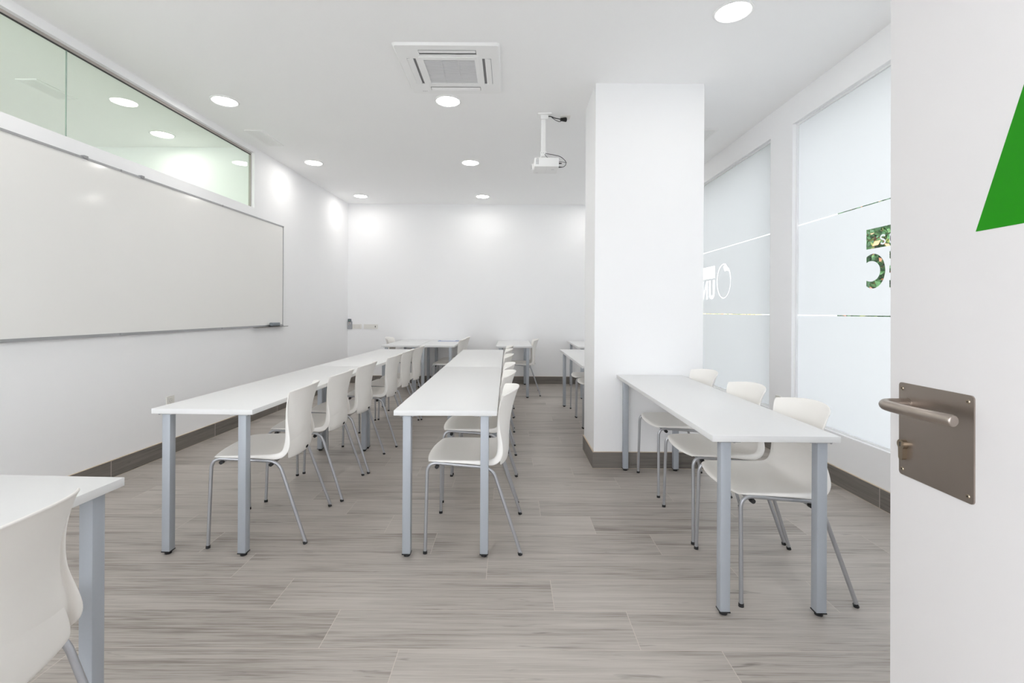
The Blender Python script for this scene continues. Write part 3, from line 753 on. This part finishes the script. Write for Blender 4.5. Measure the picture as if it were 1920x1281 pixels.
er = empty('board_eraser'); er.matrix_world = wb.matrix_world @ Matrix.Translation((0.0445, -0.235, -0.0103))
tag(er, 'grey board eraser lying on the whiteboard pen tray', 'eraser')
bm = bmesh.new(); add_box(bm, -0.018, 0.018, -0.09, 0.09, 0.012, 0.05, 0.007, 3); new_obj('grip', bm, M['felt'], er, auto=50)
bm = bmesh.new(); add_box(bm, -0.017, 0.017, -0.088, 0.088, 0.0, 0.012, 0.001); new_obj('felt_pad', bm, M['dark'], er)

# ------------------------------------------------------------ desks
TH, TT = 0.74, 0.025
LEG = 0.041
def make_desk(L_, W_):
    """origin on the floor at the desk's centre; long side along Y"""
    t = empty('desk')
    bm = bmesh.new(); add_box(bm, -W_ / 2, W_ / 2, -L_ / 2, L_ / 2, TH - TT, TH, 0.0012, 2)
    new_obj('tabletop', bm, M['laminate'], t, auto=40)
    for sx in (-1, 1):
        for sy in (-1, 1):
            cx = sx * (W_ / 2 - 0.042 - LEG / 2); cy = sy * (L_ / 2 - 0.018 - LEG / 2)
            bm = bmesh.new(); add_box(bm, cx - LEG / 2, cx + LEG / 2, cy - LEG / 2, cy + LEG / 2, 0.016, TH - TT - 0.001, 0.003, 2)
            lg = new_obj('leg', bm, M['grey_metal'], t, auto=40)
            bm = bmesh.new(); add_box(bm, cx - LEG / 2 - 0.001, cx + LEG / 2 + 0.001, cy - LEG / 2 - 0.001, cy + LEG / 2 + 0.001, 0.0125, 0.0165)
            add_cyl(bm, (cx, cy, 0.0), (cx, cy, 0.0125), 0.016, 0.016, 20)
            new_obj('foot', bm, M['black'], lg, auto=40)
            bm = bmesh.new()
            add_box(bm, cx - 0.055 if sx > 0 else cx - 0.034, cx + 0.034 if sx > 0 else cx + 0.055, cy - 0.03, cy + 0.03, TH - TT - 0.004, TH - TT)
            for ex in (-0.03, 0.03): add_cyl(bm, (cx + ex, cy - sy * 0.0 - 0.026, TH - TT - 0.007), (cx + ex, cy - 0.026, TH - TT - 0.003), 0.004, seg=10)
            new_obj('bracket', bm, M['alu'], t)
    return t
long_desk = make_desk(1.865, 0.515); short_desk = make_desk(1.30, 0.515)
used = {'l': False, 's': False}
def place_desk(kind, xc, yc, rz, lab, grp):
    src = long_desk if kind == 'l' else short_desk
    o = copy_tree(src) if used[kind] else src
    used[kind] = True
    o.location = (xc, yc, 0); o.rotation_euler = (0, 0, rz); tag(o, lab, 'desk', grp); return o
DL = 1.865
a = -0.0333
place_desk('l', -1.536 + 0.0333 * 0.93, 2.374 + 0.9325, a, 'long white desk of the left row, nearer of its two', 'long white desks')
place_desk('l', -1.536 + 0.0333 * 2.80, 2.374 + 2.80, a, 'long white desk of the left row, farther of its two', 'long white desks')
place_desk('l', -0.321 - 0.006 * 0.93, 2.372 + 0.9325, 0.006, 'long white desk of the middle row, nearer of its two', 'long white desks')
place_desk('l', -0.321 - 0.006 * 2.80, 2.372 + 2.803, 0.006, 'long white desk of the middle row, farther of its two', 'long white desks')
o = place_desk('l', 1.077 + 0.012 * 0.92, 1.919 + 0.921, -0.012, 'long white desk against the front of the pillar', 'long white desks'); o.scale = (1, 0.9855, 1)
o = place_desk('l', 0.894, 4.37 + 0.9325, 0.006, 'long white desk behind the pillar, only its left corner showing', 'long white desks'); o.scale = (0.93, 1, 1)
FT = 0.040
place_desk('s', -1.139 - 0.2575 - FT * 0.65, 1.412 - 0.65 + 0.01, -FT, 'white desk cut off at the left foreground edge of the photo', 'long white desks')
grp = 'short white desks against the back wall'
place_desk('s', -1.575, 6.80 + 0.627, 0, 'short white desk at the back wall nearest the left corner', grp)
place_desk('s', -1.050, 6.78 + 0.645, 0, 'short white desk at the back wall with papers on it', grp)
place_desk('s', 0.055, 6.76 + 0.655, 0, 'single short white desk at the back wall right of the middle row', grp)
place_desk('s', 1.215, 6.70 + 0.66, 0, 'short white desk at the back wall mostly hidden by the pillar', grp)

# papers on the back desk
pf = empty('paper_folder', (-1.0, 7.82, TH), 0.05); tag(pf, 'blue folder with papers lying on a back-wall desk', 'folder')
box('cover', -0.175, 0.155, -0.12, 0.11, 0.0, 0.006, M['bluepaper'], pf)
box('paper_sheets', -0.13, 0.10, -0.06, 0.135, 0.006, 0.014, M['paper'], pf)

# ------------------------------------------------------------ chairs
def catmull(P, n):
    out = []
    for i in range(len(P) - 1):
        p0, p1, p2, p3 = P[max(i - 1, 0)], P[i], P[i + 1], P[min(i + 2, len(P) - 1)]
        for k in range(n):
            t = k / n
            out.append(tuple(0.5 * (2 * b + (c - a_) * t + (2 * a_ - 5 * b + 4 * c - d) * t * t + (3 * b - a_ - 3 * c + d) * t ** 3) for a_, b, c, d in zip(p0, p1, p2, p3)))
    out.append(P[-1]); return out
# columns: centre x, centre z, side x, side z, half width, flange
SHELL = [
    (0.262, 0.449, 0.236, 0.454, 0.196, 0.002),
    (0.254, 0.461, 0.230, 0.463, 0.210, 0.004),
    (0.215, 0.467, 0.200, 0.470, 0.222, 0.008),
    (0.120, 0.459, 0.110, 0.472, 0.227, 0.013),
    (0.010, 0.450, 0.010, 0.472, 0.227, 0.019),
    (-0.070, 0.446, -0.062, 0.473, 0.222, 0.028),
    (-0.122, 0.456, -0.100, 0.482, 0.216, 0.036),
    (-0.156, 0.490, -0.114, 0.508, 0.211, 0.038),
    (-0.170, 0.545, -0.117, 0.552, 0.200, 0.032),
    (-0.175, 0.620, -0.114, 0.622, 0.187, 0.021),
    (-0.190, 0.710, -0.119, 0.708, 0.190, 0.012),
    (-0.216, 0.798, -0.136, 0.782, 0.204, 0.006),
    (-0.230, 0.825, -0.148, 0.803, 0.204, 0.003),
]
def make_shell_mesh():
    rows = catmull(SHELL, 3)
    T_ = [-1, -0.93, -0.8, -0.6, -0.4, -0.2, 0, 0.2, 0.4, 0.6, 0.8, 0.93, 1]
    bm = bmesh.new(); grid = []
    for i, (cx, cz, sx, sz, hw, fl) in enumerate(rows):
        a_, b_ = rows[max(i - 1, 0)], rows[min(i + 1, len(rows) - 1)]
        tx, tz = b_[2] - a_[2], b_[3] - a_[3]; l = math.hypot(tx, tz); tx /= l; tz /= l
        nx, nz = -tz, tx
        r = []
        def P(t):
            k = abs(t) ** 2.2
            return (cx + (sx - cx) * k, hw * t, cz + (sz - cz) * k)
        pe = P(1)
        for f_, o_ in ((1.0, 0.002 + fl * 0.2), (0.5, 0.002 + fl * 0.14)):
            r.append((pe[0] + nx * fl * f_, -(hw + o_), pe[2] + nz * fl * f_))
        for t in T_: r.append(P(t))
        for f_, o_ in ((0.5, 0.002 + fl * 0.14), (1.0, 0.002 + fl * 0.2)):
            r.append((pe[0] + nx * fl * f_, (hw + o_), pe[2] + nz * fl * f_))
        grid.append([bm.verts.new(p) for p in r])
    for A, B in zip(grid, grid[1:]):
        for k in range(len(A) - 1): bm.faces.new((A[k], A[k + 1], B[k + 1], B[k]))
    bmesh.ops.recalc_face_normals(bm, faces=bm.faces)
    me = bpy.data.meshes.new('seat_shell'); bm.to_mesh(me); bm.free()
    if sum(p.normal.z * p.area for p in me.polygons) < 0: me.flip_normals()
    # rear apron: the back panel carries on straight down behind the seat joint
    bm = bmesh.new(); bm.from_mesh(me); ap = []
    for z, cx, sx, hw in ((0.610, -0.1715, -0.112, 0.174), (0.560, -0.1705, -0.1165, 0.180), (0.52, -0.1710, -0.125, 0.188), (0.475, -0.1695, -0.132, 0.195), (0.444, -0.1665, -0.134, 0.197), (0.433, -0.1615, -0.132, 0.194)):
        ap.append([bm.verts.new((cx + (sx - cx) * abs(t) ** 2.2, hw * t, z + 0.008 * abs(t) ** 3 * (z < 0.5))) for t in T_])
    for A, B in zip(ap, ap[1:]):
        for k in range(len(A) - 1):
            f = bm.faces.new((A[k], A[k + 1], B[k + 1], B[k])); f.normal_update()
            if f.normal.x < 0: f.normal_flip()
    bm.to_mesh(me); bm.free()
    me.materials.append(M['plastic'])
    o = bpy.data.objects.new('seat_shell', me); COL.objects.link(o)
    so = o.modifiers.new('t', 'SOLIDIFY'); so.thickness = 0.0065; so.offset = -1
    ss = o.modifiers.new('s', 'SUBSURF'); ss.levels = 1; ss.render_levels = 1
    dg = bpy.context.evaluated_depsgraph_get(); dg.update()
    m2 = bpy.data.meshes.new_from_object(o.evaluated_get(dg)); m2.name = 'seat_shell'
    for p in m2.polygons: p.use_smooth = True
    o.modifiers.clear(); o.data = m2
    return o
TR_ = 0.0088
def make_chair():
    t = empty('chair')
    sh = make_shell_mesh(); sh.parent = t
    bm = bmesh.new(); add_box(bm, -0.1765, -0.1725, -0.015, 0.015, 0.445, 0.457)
    new_obj('badge', bm, M['black'], sh)
    for s in (-1, 1):
        yf, yt = s * 0.243, s * 0.222
        front = smooth_path([(0.243, yf, 0.010), (0.238, yt, 0.459), (0.14, yt, 0.452)], [0.055])
        rear = smooth_path([(-0.243, yf, 0.010), (-0.098, yt, 0.4335), (0.0, yt, 0.441)], [0.055])
        front = [p for p in front if not (p.x < 0.17)] + [Vector((0.17, yt, 0.4541))]
        rear = [p for p in rear if not (p.x > -0.04)] + [Vector((-0.04, yt, 0.438))]
        for nm, pth, fx in (('leg', front, 0.243), ('leg', rear, -0.243)):
            bm = bmesh.new(); add_tube(bm, pth, TR_, 14); lg = new_obj(nm, bm, M['tube'], t, auto=60)
            bm = bmesh.new(); d = (pth[1] - pth[0]).normalized()
            add_cyl(bm, (fx, yf, 0.0), (fx + d.x * 0.014, yf + d.y * 0.014, 0.014), 0.0112, 0.0105, 16)
            new_obj('foot_cap', bm, M['black'], lg, auto=40)
        bm = bmesh.new(); add_tube(bm, [(0.17, yt, 0.4541), (0.06, yt, 0.4455), (-0.04, yt, 0.438)], TR_, 14)
        new_obj('seat_rail', bm, M['tube'], t, auto=60)
    for x, z in ((0.188, 0.4375), (-0.060, 0.4190)):
        bm = bmesh.new(); add_cyl(bm, (x, -0.214, z), (x, 0.214, z), 0.0085, seg=14); cb = new_obj('crossbar', bm, M['tube'], t, auto=40)
        for s in (-1, 1):
            bm = bmesh.new(); add_cyl(bm, (x, s * 0.214, z), (x, s * 0.232, z), 0.0105, 0.0098, 16); new_obj('end_plug', bm, M['black'], cb, auto=40)
    return t
chair0 = make_chair(); first = [True]
def place_chair(xc, yc, rot, lab, grp):
    o = chair0 if first[0] else copy_tree(chair0); first[0] = False
    o.location = (xc, yc, 0); o.rotation_euler = (0, 0, rot); tag(o, lab, 'chair', grp); return o
ordn = ['nearest', 'second from the camera', 'third from the camera', 'fourth from the camera', 'fifth from the camera', 'farthest']
g = 'ivory chairs along the left desk row'
for k, (x, y, r) in enumerate(((-1.345, 2.739, 0.105), (-1.332, 3.32, 0.03), (-1.315, 3.85, 0.02), (-1.268, 4.555, 0.01), (-1.262, 5.12, 0.03), (-1.245, 5.63, 0.02))):
    place_chair(x, y, PI + r, 'ivory plastic chair with steel legs at the left desk row, ' + ordn[k], g)
g = 'ivory chairs along the middle desk row'
for k, (x, y, r) in enumerate(((-0.180, 2.667, -0.02), (-0.190, 3.32, 0.0), (-0.188, 3.84, 0.0), (-0.196, 4.62, 0.0), (-0.198, 5.265, 0.0), (-0.190, 5.785, 0.0))):
    place_chair(x, y, PI + r, 'ivory plastic chair with steel legs at the middle desk row, ' + ordn[k], g)
g = 'ivory chairs between the pillar desk and the windows'
for k, (x, y, r) in enumerate(((1.222, 2.25, 0.0), (1.225, 2.785, 0.0), (1.235, 3.423, 0.01))):
    place_chair(x, y, PI + r, 'ivory chair at the desk in front of the pillar, ' + ('nearest the camera', 'middle one of three', 'closest to the pillar')[k], g)
g = 'ivory chairs at the desk behind the pillar'
for k, (x, y, r) in enumerate(((1.015, 5.815, 0.0), (1.018, 5.30, 0.0), (1.020, 4.785, 0.0))):
    place_chair(x, y, PI + r, 'ivory chair half hidden behind the pillar, ' + ('farthest of three', 'middle of three', 'nearest of three')[k], g)
place_chair(-1.197, 0.957, PI + 0.02, 'large-looking ivory chair seen from behind at the lower left corner of the photo', 'single ivory chairs')
place_chair(-0.885, 7.095, PI, 'ivory chair at the back-wall desk with papers, nearer of the two on its right', 'ivory chairs at the back-wall desks')
place_chair(-0.870, 7.62, PI, 'ivory chair at the back-wall desk with papers, nearest the wall on its right', 'ivory chairs at the back-wall desks')
place_chair(-1.72, 7.45, 0, 'ivory chair at the far left of the back-wall desks, facing right', 'ivory chairs at the back-wall desks')
place_chair(0.200, 7.18, PI, 'ivory chair at the single back-wall desk right of the middle row', 'ivory chairs at the back-wall desks')

# ------------------------------------------------------------ outside
struct(box('ground', -30, 40, -25, 40, -0.35, -0.15, M['ground']))
bld = empty('street_building', (12, 20, -0.15)); tag(bld, 'pale rendered building across the street, glimpsed through the clear window lettering', 'building')
box('facade', 0, 6, -3, 14, 0, 7, M['extwall'], bld)
for k in range(4): box('shutter', -0.05, 0.0, -2 + 3.6 * k, -0.6 + 3.6 * k, 1.2, 3.2, M['midgrey'], bld)
def tree(x, y, r, h0, h1, n, lm, lab, seed, leaf=0.058):
    rnd = random.Random(seed); t = empty('tree', (x, y, -0.15)); tag(t, lab, 'tree', 'trees outside the street windows')
    bm = bmesh.new(); add_cyl(bm, (0, 0, 0), (0.05, 0.03, h0 + 0.6), 0.09, 0.05, 10)
    for k in range(5):
        an = k * 1.3; add_cyl(bm, (0.03, 0.02, h0 * 0.5), (r * 0.6 * math.cos(an), r * 0.6 * math.sin(an), h0 + 0.5), 0.035, 0.015, 8)
    new_obj('trunk', bm, M['bark'], t)
    bm = bmesh.new()
    for _ in range(n):
        while True:
            p = Vector((rnd.uniform(-1, 1), rnd.uniform(-1, 1), rnd.uniform(-1, 1)))
            if 0.45 < p.length < 1: break
        c = Vector((p.x * r, p.y * r, (h0 + h1) / 2 + p.z * (h1 - h0) / 2))
        d = Vector((rnd.gauss(0, 1), rnd.gauss(0, 1), rnd.gauss(0, 1))).normalized(); u = d.orthogonal().normalized(); v = d.cross(u)
        s_ = leaf * rnd.uniform(0.6, 1.3)
        bm.faces.new([bm.verts.new(c + u * s_), bm.verts.new(c + v * s_ * 0.5), bm.verts.new(c - u * s_), bm.verts.new(c - v * s_ * 0.5)])
    new_obj('foliage', bm, M[lm], t)
tree(6.3, 8.1, 1.35, 0.1, 3.4, 42000, 'leafmix', 'green and orange leafy tree outside the nearer street window', 1)
tree(6.4, 5.2, 1.15, 0.1, 3.2, 22000, 'leafgreen', 'dark green shrub outside, left in view of the open door', 2)
tree(5.2, 11.8, 1.2, 0.1, 1.65, 5000, 'leafpale', 'low pale-flowered shrub outside the farther street window', 3)
